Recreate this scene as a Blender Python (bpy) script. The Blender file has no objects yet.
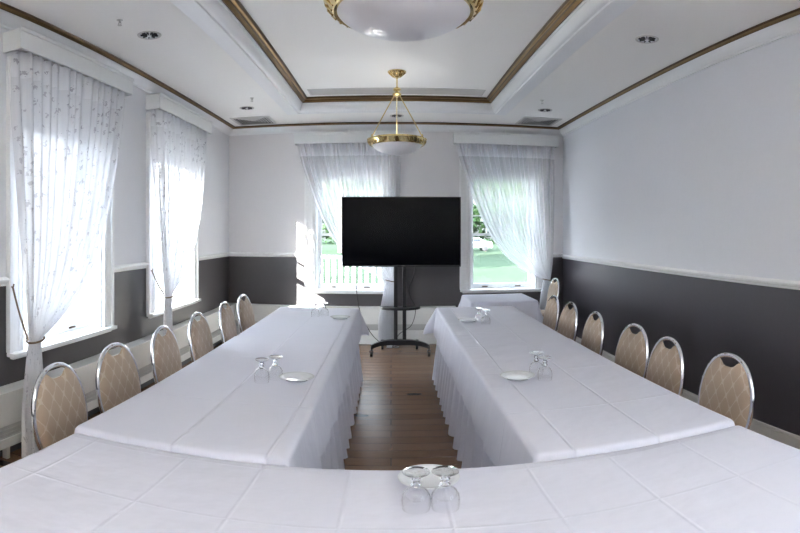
import bpy, math, random
from mathutils import Vector, Matrix
random.seed(7)
PI = math.pi
S = bpy.context.scene
COL = S.collection
sin, cos, rad = math.sin, math.cos, math.radians

# ------------------------------------------------------------------ helpers
def link(o, parent=None):
    COL.objects.link(o)
    if parent is not None: o.parent = parent
    return o

def tag(o, label=None, cat=None, group=None, kind=None):
    if label: o['label'] = label
    if cat: o['category'] = cat
    if group: o['group'] = group
    if kind: o['kind'] = kind
    return o

def empty(name, loc=(0, 0, 0), rz=0.0):
    o = bpy.data.objects.new(name, None)
    o.empty_display_size = .1
    o.location = loc; o.rotation_euler = (0, 0, rz)
    return link(o)

def copy_tree(o, parent=None):
    c = o.copy(); COL.objects.link(c); c.parent = parent
    for ch in list(o.children): copy_tree(ch, c)
    return c

class MB:
    def __init__(s): s.v = []; s.f = []; s.uv = {}
    def add(s, vs, fs):
        b = len(s.v); s.v += [tuple(p) for p in vs]; s.f += [tuple(b + i for i in f) for f in fs]
    def box(s, x0, y0, z0, x1, y1, z1):
        vs = [(x, y, z) for z in (z0, z1) for y in (y0, y1) for x in (x0, x1)]
        s.add(vs, [(0, 2, 3, 1), (4, 5, 7, 6), (0, 1, 5, 4), (2, 6, 7, 3), (0, 4, 6, 2), (1, 3, 7, 5)])
    def grid(s, P, nu, nv, closeu=False):
        # P[i*nv + j]
        fs = []
        for i in range(nu if closeu else nu - 1):
            for j in range(nv - 1):
                a = i * nv + j; b = ((i + 1) % nu) * nv + j
                fs.append((a, b, b + 1, a + 1))
        s.add(P, fs)
    def tube(s, pts, r, n=10, closed=False, cap=True, rs=None):
        pts = [Vector(p) for p in pts]; m = len(pts)
        P = []; prev = None
        for i, p in enumerate(pts):
            if closed: t = pts[(i + 1) % m] - pts[i - 1]
            else: t = pts[min(i + 1, m - 1)] - pts[max(i - 1, 0)]
            t.normalize()
            if prev is None:
                a = Vector((0, 0, 1)) if abs(t.z) < .9 else Vector((1, 0, 0))
                u = t.cross(a).normalized()
            else:
                u = (prev - t * prev.dot(t)).normalized()
            prev = u; w = t.cross(u)
            rr = rs[i] if rs else r
            for k in range(n):
                an = 2 * PI * k / n
                P.append(p + (u * cos(an) + w * sin(an)) * rr)
        fs = []
        for i in range(m if closed else m - 1):
            for k in range(n):
                a = i * n + k; b = i * n + (k + 1) % n
                c = ((i + 1) % m) * n + (k + 1) % n; d = ((i + 1) % m) * n + k
                fs.append((a, b, c, d))
        if cap and not closed:
            fs.append(tuple(range(n - 1, -1, -1))); fs.append(tuple((m - 1) * n + k for k in range(n)))
        s.add(P, fs)
    def lathe(s, prof, n=32, c=(0, 0, 0), cap=False):
        P = []
        for k in range(n):
            a = 2 * PI * k / n
            for r, z in prof: P.append((c[0] + r * cos(a), c[1] + r * sin(a), c[2] + z))
        s.grid(P, n, len(prof), closeu=True)
        if cap:
            b = len(s.v) - n * len(prof); m = len(prof)
            s.f.append(tuple(b + k * m for k in range(n - 1, -1, -1)))
            s.f.append(tuple(b + k * m + m - 1 for k in range(n)))
    def sweep_rect(s, x0, x1, y0, y1, prof):
        # prof: (inset towards the inside, z) swept round a rectangle with mitred corners
        P = []
        for cx, cy, sx, sy in ((x0, y0, 1, 1), (x1, y0, -1, 1), (x1, y1, -1, -1), (x0, y1, 1, -1)):
            for d, z in prof: P.append((cx + sx * d, cy + sy * d, z))
        s.grid(P, 4, len(prof), closeu=True)
    def build(s, name, mat, parent=None, smooth=30, bevel=0, solid=0, merge=False):
        me = bpy.data.meshes.new(name)
        me.from_pydata(s.v, [], s.f); me.update()
        import bmesh
        bm = bmesh.new(); bm.from_mesh(me)
        if merge: bmesh.ops.remove_doubles(bm, verts=bm.verts, dist=1e-5)
        bmesh.ops.recalc_face_normals(bm, faces=bm.faces)
        bm.to_mesh(me); bm.free()
        if smooth:
            for p in me.polygons: p.use_smooth = True
            me.set_sharp_from_angle(angle=rad(smooth))
        me.materials.append(mat)
        o = bpy.data.objects.new(name, me)
        if bevel:
            m = o.modifiers.new('bevel', 'BEVEL'); m.width = bevel; m.segments = 2; m.limit_method = 'ANGLE'; m.angle_limit = rad(40)
        if solid:
            m = o.modifiers.new('solid', 'SOLIDIFY'); m.thickness = solid; m.offset = 0
        return link(o, parent)

def struct(o): o['kind'] = 'structure'; return o

# ------------------------------------------------------------------ materials
def nmat(name):
    m = bpy.data.materials.new(name); m.use_nodes = True
    nt = m.node_tree; nt.nodes.clear()
    out = nt.nodes.new('ShaderNodeOutputMaterial')
    return m, nt, out
def N(nt, t, **kw):
    n = nt.nodes.new(t)
    for k, v in kw.items():
        if k in n.inputs.keys() if hasattr(n.inputs, 'keys') else False: n.inputs[k].default_value = v
        else: setattr(n, k, v)
    return n
def Lk(nt, a, b): nt.links.new(a, b)
def math_n(nt, op, a, b=None, c=None):
    n = nt.nodes.new('ShaderNodeMath'); n.operation = op
    for i, v in enumerate((a, b, c)):
        if v is None: continue
        if isinstance(v, (int, float)): n.inputs[i].default_value = v
        else: nt.links.new(v, n.inputs[i])
    return n.outputs[0]
def mixcol(nt, fac, a, b):
    n = nt.nodes.new('ShaderNodeMix'); n.data_type = 'RGBA'
    for sock, v in ((n.inputs[0], fac), (n.inputs[6], a), (n.inputs[7], b)):
        if isinstance(v, (int, float)): sock.default_value = v
        elif isinstance(v, tuple): sock.default_value = (*v, 1) if len(v) == 3 else v
        else: nt.links.new(v, sock)
    return n.outputs[2]
def pbsdf(nt, out, col, rough=.5, metal=0, **kw):
    b = nt.nodes.new('ShaderNodeBsdfPrincipled')
    if isinstance(col, tuple): b.inputs['Base Color'].default_value = (*col, 1)
    else: nt.links.new(col, b.inputs['Base Color'])
    if isinstance(rough, (int, float)): b.inputs['Roughness'].default_value = rough
    else: nt.links.new(rough, b.inputs['Roughness'])
    b.inputs['Metallic'].default_value = metal
    for k, v in kw.items(): b.inputs[k.replace('_', ' ')].default_value = v
    nt.links.new(b.outputs[0], out.inputs[0])
    return b
def noise(nt, scale, detail=3, coord='Object', sc=(1, 1, 1)):
    tc = nt.nodes.new('ShaderNodeTexCoord'); mp = nt.nodes.new('ShaderNodeMapping'); mp.inputs['Scale'].default_value = sc
    n = nt.nodes.new('ShaderNodeTexNoise'); n.inputs['Scale'].default_value = scale; n.inputs['Detail'].default_value = detail
    nt.links.new(tc.outputs[coord], mp.inputs[0]); nt.links.new(mp.outputs[0], n.inputs[0])
    return n.outputs[0]
def bump(nt, b, h, strength=.2, dist=.01, prev=None):
    n = nt.nodes.new('ShaderNodeBump'); n.inputs['Strength'].default_value = strength; n.inputs['Distance'].default_value = dist
    nt.links.new(h, n.inputs['Height'])
    if prev is not None: nt.links.new(prev, n.inputs['Normal'])
    if b is not None: nt.links.new(n.outputs[0], b.inputs['Normal'])
    return n.outputs[0]
def simple(name, col, rough=.5, metal=0, nscale=30, amt=.06, bstr=.05, **kw):
    m, nt, out = nmat(name)
    nz = noise(nt, nscale)
    c2 = tuple(max(0, c * (1 - amt)) for c in col); c1 = tuple(min(1, c * (1 + amt)) for c in col)
    c = mixcol(nt, nz, c2, c1)
    b = pbsdf(nt, out, c, rough, metal, **kw)
    if bstr: bump(nt, b, nz, bstr, .002)
    return m

M = {}
M['white'] = simple('white_paint', (.84, .85, .855), .38)
M['ceil'] = simple('ceiling_paint', (.90, .895, .875), .8, nscale=60, amt=.015)
M['crown'] = simple('crown_paint', (.85, .865, .88), .35, amt=.02)
M['valance'] = simple('valance_paint', (.78, .80, .80), .5, amt=.02)
M['radiator'] = simple('cream_enamel', (.66, .66, .64), .35, amt=.03)
M['grille'] = simple('grille_metal', (.48, .48, .47), .45, .1)
M['chrome'] = simple('chrome', (.82, .83, .86), .07, 1, bstr=0, amt=.01)
M['brass'] = simple('polished_brass', (.72, .56, .27), .16, 1, bstr=0, amt=.05)
M['gilt'] = simple('aged_gilt', (.25, .155, .065), .33, .75, nscale=14, amt=.25)
M['giltdark'] = simple('dark_gilt_line', (.10, .06, .03), .4, .5)
M['opal'] = simple('opal_glass', (.74, .74, .78), .28, 0, bstr=0, amt=.02)
M['black'] = simple('black_powder_coat', (.012, .012, .014), .35, amt=.2)
M['rubber'] = simple('black_rubber', (.015, .015, .015), .6)
M['screen'] = simple('tv_screen', (.002, .0025, .004), .12, 0, bstr=0, amt=.02, Specular_IOR_Level=.12)
M['vent_shade'] = simple('painted_vent_shade', (.03, .03, .03), .8)
M['vent'] = simple('vent_metal', (.56, .55, .53), .45, amt=.03)
M['china'] = simple('white_china', (.66, .68, .70), .12, bstr=0, amt=.01)
M['cord'] = simple('gold_cord', (.17, .115, .065), .6, amt=.2)
M['blind'] = simple('blind_fabric', (.55, .56, .58), .8, nscale=200)
M['bark'] = simple('bark', (.10, .075, .055), .9, nscale=12, amt=.3)
M['wood_top'] = simple('plywood', (.32, .22, .13), .6)
M['carpaint'] = simple('white_car_paint', (.8, .8, .8), .2)
M['carglass'] = simple('car_glass', (.02, .03, .04), .1)
M['skirt'] = simple('skirt_polyester', (.64, .65, .735), .85, nscale=90, amt=.02)
M['pave'] = simple('pale_concrete', (.075, .075, .072), .9, nscale=6, amt=.1)
M['frosted'] = simple('interior_door_paint', (.6, .6, .6), .5)
M['seam'] = simple('seat_welt', (.25, .17, .10), .7)

def wall_mat(name, zline, up=(.73, .74, .77), lo=(.064, .058, .062)):
    m, nt, out = nmat(name)
    tc = nt.nodes.new('ShaderNodeTexCoord'); sp = nt.nodes.new('ShaderNodeSeparateXYZ'); Lk(nt, tc.outputs['Object'], sp.inputs[0])
    g = math_n(nt, 'GREATER_THAN', sp.outputs[2], zline)
    nz = noise(nt, 35, 4)
    cu = mixcol(nt, nz, tuple(c * .98 for c in up), tuple(c * 1.02 for c in up))
    cl = mixcol(nt, nz, tuple(c * .93 for c in lo), tuple(c * 1.07 for c in lo))
    c = mixcol(nt, g, cl, cu)
    r = math_n(nt, 'MULTIPLY_ADD', g, .25, .45)
    b = pbsdf(nt, out, c, r)
    bump(nt, b, noise(nt, 160, 2), .06, .002)
    return m
M['wall_l'] = wall_mat('wall_paint_left', 1.18)
M['wall_b'] = wall_mat('wall_paint_back', 1.18, up=(.76, .75, .765))
M['wall_r'] = wall_mat('wall_paint_right', 1.15, up=(.77, .785, .83), lo=(.070, .065, .079))

def floor_mat():
    m, nt, out = nmat('oak_boards')
    tc = nt.nodes.new('ShaderNodeTexCoord')
    br = nt.nodes.new('ShaderNodeTexBrick'); br.offset = .37; br.offset_frequency = 2
    br.inputs['Scale'].default_value = 1; br.inputs['Brick Width'].default_value = 1.15; br.inputs['Row Height'].default_value = .125
    br.inputs['Mortar Size'].default_value = .0026; br.inputs['Mortar Smooth'].default_value = .1
    br.inputs['Color1'].default_value = (.0, .0, .0, 1); br.inputs['Color2'].default_value = (1, 1, 1, 1); br.inputs['Mortar'].default_value = (.5, .5, .5, 1)
    Lk(nt, tc.outputs['Object'], br.inputs[0])
    tone = mixcol(nt, br.outputs[0], (.105, .054, .032), (.215, .125, .078))
    gr = noise(nt, 5, 6, sc=(1.4, 22, 1))
    col = mixcol(nt, math_n(nt, 'MULTIPLY', gr, .75), tone, (.24, .15, .095))
    # knots
    vo = nt.nodes.new('ShaderNodeTexVoronoi'); vo.inputs['Scale'].default_value = 1
    mp = nt.nodes.new('ShaderNodeMapping'); mp.inputs['Scale'].default_value = (1.6, 3.2, 1); Lk(nt, tc.outputs['Object'], mp.inputs[0]); Lk(nt, mp.outputs[0], vo.inputs[0])
    kn = math_n(nt, 'LESS_THAN', math_n(nt, 'ADD', vo.outputs['Distance'], math_n(nt, 'MULTIPLY', noise(nt, 30), .06)), .15)
    col = mixcol(nt, math_n(nt, 'MULTIPLY', kn, .85), col, (.012, .008, .005))
    col = mixcol(nt, math_n(nt, 'MULTIPLY', br.outputs['Fac'], .85), col, (.015, .01, .007))
    b = pbsdf(nt, out, col, .27, Specular_IOR_Level=.45)
    h = math_n(nt, 'SUBTRACT', math_n(nt, 'MULTIPLY', gr, .3), br.outputs['Fac'])
    bump(nt, b, h, .25, .002)
    return m
M['floor'] = floor_mat()

def cloth_mat(name, xs, ys, cs=.95, col=(.57, .58, .665)):
    # pressed fold lines at given object-space x and y positions, plus soft wrinkles
    m, nt, out = nmat(name)
    tc = nt.nodes.new('ShaderNodeTexCoord'); sp = nt.nodes.new('ShaderNodeSeparateXYZ'); Lk(nt, tc.outputs['Object'], sp.inputs[0])
    wob = math_n(nt, 'MULTIPLY', math_n(nt, 'SUBTRACT', noise(nt, 1.3, 2), .5), .03)
    acc = None; lin = None
    for ax, lst in ((0, xs), (1, ys)):
        cc = math_n(nt, 'ADD', sp.outputs[ax], wob)
        for p in lst:
            d = math_n(nt, 'ABSOLUTE', math_n(nt, 'SUBTRACT', cc, p))
            mr = nt.nodes.new('ShaderNodeMapRange'); mr.interpolation_type = 'SMOOTHSTEP'
            mr.inputs[1].default_value = 0; mr.inputs[2].default_value = .008; mr.inputs[3].default_value = 1; mr.inputs[4].default_value = 0
            Lk(nt, d, mr.inputs[0])
            acc = mr.outputs[0] if acc is None else math_n(nt, 'MAXIMUM', acc, mr.outputs[0])
    c = mixcol(nt, noise(nt, 3, 3), tuple(v * .97 for v in col), col)
    b = pbsdf(nt, out, c, .85)
    b.inputs['Sheen Weight'].default_value = .15
    n1 = bump(nt, None, noise(nt, 2.2, 4, sc=(1, 1.6, 1)), .55, .035)
    n2 = bump(nt, None, noise(nt, 12, 5), .3, .006, n1)
    bump(nt, b, acc, cs, .003, n2) if acc is not None else Lk(nt, n2, b.inputs['Normal'])
    return m

def sheer_mat(name, floral, dens, tlmix=.45, base=(.74, .75, .78)):
    m, nt, out = nmat(name)
    uv = nt.nodes.new('ShaderNodeUVMap')
    tr = nt.nodes.new('ShaderNodeBsdfTransparent'); tr.inputs[0].default_value = (1, 1, 1, 1)
    tl = nt.nodes.new('ShaderNodeBsdfTranslucent'); df = nt.nodes.new('ShaderNodeBsdfDiffuse')
    vo = nt.nodes.new('ShaderNodeTexVoronoi'); vo.inputs['Scale'].default_value = 13.0
    vo.inputs['Randomness'].default_value = .85
    mp = nt.nodes.new('ShaderNodeMapping'); Lk(nt, uv.outputs[0], mp.inputs[0]); Lk(nt, mp.outputs[0], vo.inputs[0])
    nn = nt.nodes.new('ShaderNodeTexNoise'); nn.inputs['Scale'].default_value = 55; Lk(nt, mp.outputs[0], nn.inputs[0])
    d = math_n(nt, 'ADD', vo.outputs['Distance'], math_n(nt, 'MULTIPLY', math_n(nt, 'SUBTRACT', nn.outputs[0], .5), 1.1))
    fl = math_n(nt, 'LESS_THAN', d, .22)
    fl = math_n(nt, 'MULTIPLY', fl, floral)
    col = mixcol(nt, fl, base, (.46, .46, .50))
    Lk(nt, col, tl.inputs[0]); Lk(nt, col, df.inputs[0])
    mx = nt.nodes.new('ShaderNodeMixShader'); mx.inputs[0].default_value = tlmix
    Lk(nt, tl.outputs[0], mx.inputs[1]); Lk(nt, df.outputs[0], mx.inputs[2])
    m2 = nt.nodes.new('ShaderNodeMixShader')
    sp = nt.nodes.new('ShaderNodeSeparateXYZ'); Lk(nt, uv.outputs[0], sp.inputs[0])
    hem = math_n(nt, 'GREATER_THAN', sp.outputs[1], 1.98)          # stiff heading tape at the top
    f = math_n(nt, 'ADD', math_n(nt, 'MULTIPLY', fl, .2), dens)
    f = math_n(nt, 'ADD', f, math_n(nt, 'MULTIPLY', hem, .2))
    # denser where seen edge-on across a pleat
    lw = nt.nodes.new('ShaderNodeLayerWeight'); lw.inputs[0].default_value = .35
    f = math_n(nt, 'MINIMUM', math_n(nt, 'ADD', f, math_n(nt, 'MULTIPLY', lw.outputs['Facing'], .35)), .97)
    Lk(nt, f, m2.inputs[0]); Lk(nt, tr.outputs[0], m2.inputs[1]); Lk(nt, mx.outputs[0], m2.inputs[2])
    Lk(nt, m2.outputs[0], out.inputs[0])
    return m
M['lace'] = sheer_mat('floral_voile', 1.0, .86, .94)
M['voile'] = sheer_mat('plain_voile', .0, .52, .55, (.88, .885, .91))

def glass_mat(name, tint=(1, 1, 1), ior=1.45, boost=1.0):
    m, nt, out = nmat(name)
    tr = nt.nodes.new('ShaderNodeBsdfTransparent'); tr.inputs[0].default_value = (*tint, 1)
    gl = nt.nodes.new('ShaderNodeBsdfGlossy'); gl.inputs['Roughness'].default_value = .02
    fr = nt.nodes.new('ShaderNodeLayerWeight'); r0 = ((ior - 1) / (ior + 1)) ** 2
    sch = math_n(nt, 'MULTIPLY_ADD', math_n(nt, 'POWER', fr.outputs['Facing'], 5), 1 - r0, r0)
    nz = noise(nt, 20)
    f = math_n(nt, 'MINIMUM', math_n(nt, 'MULTIPLY', sch, boost), 1)
    f = math_n(nt, 'ADD', f, math_n(nt, 'MULTIPLY', nz, .004))
    mx = nt.nodes.new('ShaderNodeMixShader'); Lk(nt, f, mx.inputs[0]); Lk(nt, tr.outputs[0], mx.inputs[1]); Lk(nt, gl.outputs[0], mx.inputs[2])
    Lk(nt, mx.outputs[0], out.inputs[0])
    return m
M['pane'] = glass_mat('window_glass', (.97, .98, .98), 1.3)
M['glass_solid'] = nmat('solid_glass_stem')[0]
_nt = M['glass_solid'].node_tree; _g = _nt.nodes.new('ShaderNodeBsdfGlass'); _g.inputs['IOR'].default_value = 1.48; _g.inputs['Roughness'].default_value = .0
_c = _nt.nodes.new('ShaderNodeRGB'); _c.outputs[0].default_value = (.98, .985, .99, 1); _nt.links.new(_c.outputs[0], _g.inputs[0]); _nt.links.new(_g.outputs[0], [n_ for n_ in _nt.nodes if n_.type == 'OUTPUT_MATERIAL'][0].inputs[0])
M['gfoot'] = glass_mat('glass_foot', (.98, .985, .99), 1.7, 3.2)
M['goblet'] = glass_mat('clear_glassware', (.995, .996, .998), 1.45, 1.7)

def fabric_mat(name, c1, c2, line):
    m, nt, out = nmat(name)
    tc = nt.nodes.new('ShaderNodeTexCoord'); sp = nt.nodes.new('ShaderNodeSeparateXYZ'); Lk(nt, tc.outputs['Object'], sp.inputs[0])
    # ogee lattice: |sin(a y) + ...| close to zero
    Y = math_n(nt, 'MULTIPLY', sp.outputs[1], 2 * PI / .078)
    Z = math_n(nt, 'MULTIPLY', sp.outputs[2], 2 * PI / .118)
    v = math_n(nt, 'ABSOLUTE', math_n(nt, 'ADD', math_n(nt, 'COSINE', Y), math_n(nt, 'COSINE', Z)))
    wob = math_n(nt, 'MULTIPLY', noise(nt, 140), .45)
    ln = math_n(nt, 'LESS_THAN', math_n(nt, 'ADD', v, wob), .40)
    base = mixcol(nt, noise(nt, 8, 3), c1, c2)
    c = mixcol(nt, math_n(nt, 'MULTIPLY', ln, .38), base, line)
    b = pbsdf(nt, out, c, .8); b.inputs['Sheen Weight'].default_value = .2
    bump(nt, b, noise(nt, 300, 2), .2, .002)
    return m
M['damask'] = fabric_mat('beige_damask', (.30, .225, .165), (.38, .295, .225), (.56, .49, .41))

def leaf_mat(name, c1, c2):
    m, nt, out = nmat(name)
    c = mixcol(nt, noise(nt, .8, 3), c1, c2)
    d = nt.nodes.new('ShaderNodeBsdfDiffuse'); t = nt.nodes.new('ShaderNodeBsdfTranslucent'); Lk(nt, c, d.inputs[0]); Lk(nt, c, t.inputs[0])
    mx = nt.nodes.new('ShaderNodeMixShader'); mx.inputs[0].default_value = .4; Lk(nt, d.outputs[0], mx.inputs[1]); Lk(nt, t.outputs[0], mx.inputs[2]); Lk(nt, mx.outputs[0], out.inputs[0])
    return m
M['leaf'] = leaf_mat('leaf_green', (.012, .03, .012), (.04, .07, .03))
M['leaf2'] = leaf_mat('leaf_yellow_green', (.02, .045, .015), (.06, .09, .04))
def lawn_mat():
    m, nt, out = nmat('lawn')
    c = mixcol(nt, noise(nt, .25, 8), (.011, .021, .013), (.023, .034, .023))
    c = mixcol(nt, math_n(nt, 'MULTIPLY', noise(nt, 3, 5), .5), c, (.055, .070, .050))
    d = nt.nodes.new('ShaderNodeBsdfDiffuse'); Lk(nt, c, d.inputs[0]); Lk(nt, d.outputs[0], out.inputs[0])
    return m
M['lawn'] = lawn_mat()

# ------------------------------------------------------------------ room dimensions (metres; camera stands at x=0, y=0)
XL, XR, YB, YF = -2.22, 2.365, 6.95, -2.7
ZC, ZTRAY = 2.95, 3.085
TX0, TX1, TY0, TY1 = -1.11, 1.245, -1.7, 6.10
WT = .24
WZ0, WZ1 = .72, 2.50

# floor
b = MB(); b.box(XL - WT, YF - WT, -.12, XR + WT, YB + WT, 0); struct(b.build('floor', M['floor'], smooth=0))
# ceiling with raised tray
b = MB()
for (x0, y0, x1, y1) in ((XL - WT, YF - WT, TX0, YB + WT), (TX1, YF - WT, XR + WT, YB + WT), (TX0, YF - WT, TX1, TY0), (TX0, TY1, TX1, YB + WT)):
    b.box(x0, y0, ZC, x1, y1, ZC + .2)
b.box(TX0, TY0, ZTRAY, TX1, TY1, ZC + .2)
struct(b.build('ceiling', M['ceil'], smooth=0))

# walls with openings
def wall(name, axis, pos, thick, a0, a1, opens, mat):
    b = MB(); cur = a0
    def bx(u0, u1, z0, z1):
        if axis == 'x': b.box(min(pos, pos + thick), u0, z0, max(pos, pos + thick), u1, z1)
        else: b.box(u0, min(pos, pos + thick), z0, u1, max(pos, pos + thick), z1)
    for (o0, o1) in opens:
        bx(cur, o0, 0, ZC); bx(o0, o1, 0, WZ0 - .04); bx(o0, o1, WZ1, ZC); cur = o1
    bx(cur, a1, 0, ZC)
    return struct(b.build(name, mat, smooth=0))
LW = [(3.10, .50), (5.04, .50)]             # left wall windows in view: centre, half opening
LWX = []           # more of the same row behind the camera
BW = [(-.557, .45), (1.51, .45)]
RW_FILL = [(-1.75, .50), (-.25, .50)]  # unseen right wall windows, added to let in fill daylight
wall('wall_left', 'x', XL, -WT, YF - WT, YB + WT, sorted([(c - h, c + h) for c, h in LW + LWX]), M['wall_l'])
wall('wall_back', 'y', YB, WT, XL, XR, [(c - h, c + h) for c, h in BW], M['wall_b'])
wall('wall_right', 'x', XR, WT, YF - WT, YB + WT, [(c - h, c + h) for c, h in RW_FILL], M['wall_r'])
FW = []
wall('wall_front', 'y', YF, -WT, XL, XR, [(c - h, c + h) for c, h in FW], M['wall_b'])

# cornice: white cove with gilt strip, swept round the room
b = MB(); b.sweep_rect(XL, XR, YF, YB, [(0, 2.845), (.012, 2.847), (.016, 2.862), (.03, 2.868), (.055, 2.885), (.075, 2.912), (.082, 2.93), (.082, 2.95)])
struct(b.build('trim_1', M['crown']))
def gilt_strip(name, x0, x1, y0, y1, prof_g, profs_d):
    g = MB(); g.sweep_rect(x0, x1, y0, y1, prof_g)
    o = struct(g.build(name, M['gilt']))
    d = MB()
    for p in profs_d: d.sweep_rect(x0, x1, y0, y1, p)
    d.build('fillet', M['giltdark'], o)
gilt_strip('trim_2', XL, XR, YF, YB, [(.084, 2.948), (.084, 2.930), (.092, 2.926), (.10, 2.93), (.108, 2.932), (.116, 2.936), (.122, 2.948)],
           [[(.0825, 2.934), (.0825, 2.926), (.088, 2.9235), (.090, 2.928)], [(.116, 2.94), (.119, 2.9355), (.127, 2.942), (.127, 2.949)]])
# tray crown and gilt
b = MB(); b.sweep_rect(TX0, TX1, TY0, TY1, [(-.145, 2.951), (-.145, 2.943), (-.138, 2.940), (-.004, 2.940), (-.002, 2.916), (.004, 2.910), (.014, 2.911), (.020, 2.922), (.034, 2.926), (.050, 2.938), (.062, 2.958), (.068, 2.985), (.070, 3.005), (.076, 3.010), (.078, 3.035), (.078, 3.083)])
struct(b.build('trim_3', M['crown']))
gilt_strip('trim_4', TX0, TX1, TY0, TY1, [(.079, 3.08), (.079, 3.036), (.088, 3.030), (.100, 3.040), (.112, 3.046), (.122, 3.058), (.134, 3.062), (.142, 3.075), (.142, 3.084)],
           [[(.0785, 3.04), (.080, 3.031), (.086, 3.0285)], [(.111, 3.0455), (.114, 3.043), (.118, 3.052)], [(.138, 3.064), (.148, 3.074), (.148, 3.084)]])

# chair rails
def rail_x(name, x, sgn, y0, y1, z):
    pr = [(0, 0), (.012, .004), (.014, .018), (.028, .026), (.032, .042), (.022, .052), (.0, .058)]
    b = MB(); P = []
    for y in (y0, y1):
        for d, h in pr: P.append((x + sgn * d, y, z + h))
    b.grid(P, 2, len(pr)); b.f.append(tuple(range(len(pr)))); b.f.append(tuple(range(2 * len(pr) - 1, len(pr) - 1, -1)))
    return struct(b.build(name, M['white']))
def rail_y(name, x0, x1, z):
    pr = [(0, 0), (.012, .004), (.014, .018), (.028, .026), (.032, .042), (.022, .052), (.0, .058)]
    b = MB(); P = []
    for x in (x0, x1):
        for d, h in pr: P.append((x, YB - d, z + h))
    b.grid(P, 2, len(pr)); b.f.append(tuple(range(len(pr)))); b.f.append(tuple(range(2 * len(pr) - 1, len(pr) - 1, -1)))
    return struct(b.build(name, M['white']))
CW = .145
ys = sorted([(c - h - CW, c + h + CW) for c, h in LW + LWX])
cur = YF; n = 5
for a, c_ in ys:
    if a - cur > .02: rail_x('trim_%d' % n, XL, 1, cur, a, 1.155); n += 1
    cur = max(cur, c_)
rail_x('trim_%d' % n, XL, 1, cur, YB, 1.155); n += 1
rail_x('trim_%d' % n, XR, -1, 1.85, YB, 1.122); n += 1
xs = [(c - h - CW, c + h + CW) for c, h in BW]
cur = XL
for a, c_ in xs:
    rail_y('trim_%d' % n, cur, a, 1.155); n += 1; cur = c_
rail_y('trim_%d' % n, cur, XR, 1.14); n += 1
# baseboard right
b = MB(); b.box(XR - .018, YF, 0, XR, YB, .10); b.box(XR - .012, YF, .10, XR, YB, .118); struct(b.build('baseboard_right', M['radiator'], bevel=.003))
b = MB(); b.box(.75, YB - .02, 0, XR - .02, YB, .11); struct(b.build('baseboard_back', M['radiator'], bevel=.003))

# ------------------------------------------------------------------ windows (local: x along wall, +y to the outside, z up)
def make_window(name, center, half, loc, rz, blind_drop=.29):
    root = empty(name, loc, rz); struct(root)
    c = MB()      # casing: stepped architrave
    for sx in (-1, 1):
        a, bb = sorted((sx * half, sx * (half + CW)))
        c.box(a, -.022, WZ0, bb, 0.0, WZ1 + CW)
        a, bb = sorted((sx * (half + CW - .035), sx * (half + CW))); c.box(a, -.036, WZ0, bb, -.02, WZ1 + CW)
        a, bb = sorted((sx * (half + .03), sx * (half + .05))); c.box(a, -.030, WZ0, bb, -.02, WZ1 + .05)
        a, bb = sorted((sx * half, sx * (half + .014))); c.box(a, -.030, WZ0, bb, -.02, WZ1 + .014)
    c.box(-half, -.022, WZ1, half, 0, WZ1 + CW)
    c.box(-half - CW + .035, -.036, WZ1 + CW - .035, half + CW - .035, -.02, WZ1 + CW)
    c.build('window_casing', M['white'], root, smooth=0, bevel=.003)
    j = MB()
    j.box(-half - .001, 0, WZ0, -half + .012, WT, WZ1); j.box(half - .012, 0, WZ0, half + .001, WT, WZ1); j.box(-half, 0, WZ1 - .012, half, WT, WZ1 + .001)
    j.build('window_jamb', M['white'], root, smooth=0)
    s = MB(); w = half + CW - .005
    s.box(-w, -.07, WZ0 - .03, w, 0, WZ0); s.box(-half, 0, WZ0 - .035, half, WT + .04, WZ0 - .001); s.box(-w + .03, -.035, WZ0 - .05, w - .03, 0, WZ0 - .03)
    s.build('window_sill', M['white'], root, smooth=0, bevel=.006)
    g = half - .012
    # lower sash (inner plane)
    def sash(nm, y0, z0, z1, bot, top, cols, rows):
        t = .05; q = MB(); y1 = y0 + .035
        q.box(-g, y0, z0, -g + t, y1, z1); q.box(g - t, y0, z0, g, y1, z1)
        q.box(-g + t, y0, z0, g - t, y1, z0 + bot); q.box(-g + t, y0, z1 - top, g - t, y1, z1)
        W = 2 * (g - t)
        for k in range(1, cols):
            x = -g + t + W * k / cols; q.box(x - .009, y0 + .004, z0 + bot, x + .009, y1 - .004, z1 - top)
        for k in range(1, rows):
            z = z0 + bot + (z1 - top - z0 - bot) * k / rows; q.box(-g + t, y0 + .004, z - .009, g - t, y1 - .004, z + .009)
        o = q.build(nm, M['white'], root, smooth=0)
        p = MB(); p.box(-g + t, y0 + .016, z0 + bot, g - t, y0 + .019, z1 - top)
        p.build('glass_pane', M['pane'], o, smooth=0)
        return o
    lo = sash('lower_sash', .125, WZ0, 1.476, .065, .036, 1, 1)
    sash('upper_sash', .165, 1.44, WZ1 - .01, .036, .05, 4, 4)
    for sx in (-1, 1):
        l = MB(); l.box(sx * g * .53 - .04, .113, WZ0 + .018, sx * g * .53 + .04, .1255, WZ0 + .032); l.build('sash_lift', M['giltdark'], lo, bevel=.003)
    return root

def make_blind(loc, rz, half, label):
    b = MB(); g = half - .016
    b.box(-g, .075, 2.215, g, .077, WZ1 - .03)
    r = empty('roller_blind', loc, rz)
    b.build('fabric', M['blind'], r, smooth=0)
    t = MB(); t.tube([(-g, .085, WZ1 - .035), (g, .085, WZ1 - .035)], .02, 12); t.build('roller', M['white'], r)
    h = MB(); h.box(-g, .07, 2.20, g, .082, 2.222); h.build('hem_bar', M['white'], r, bevel=.003)
    tag(r, label, 'blind', 'roller blinds drawn a little way down')

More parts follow.
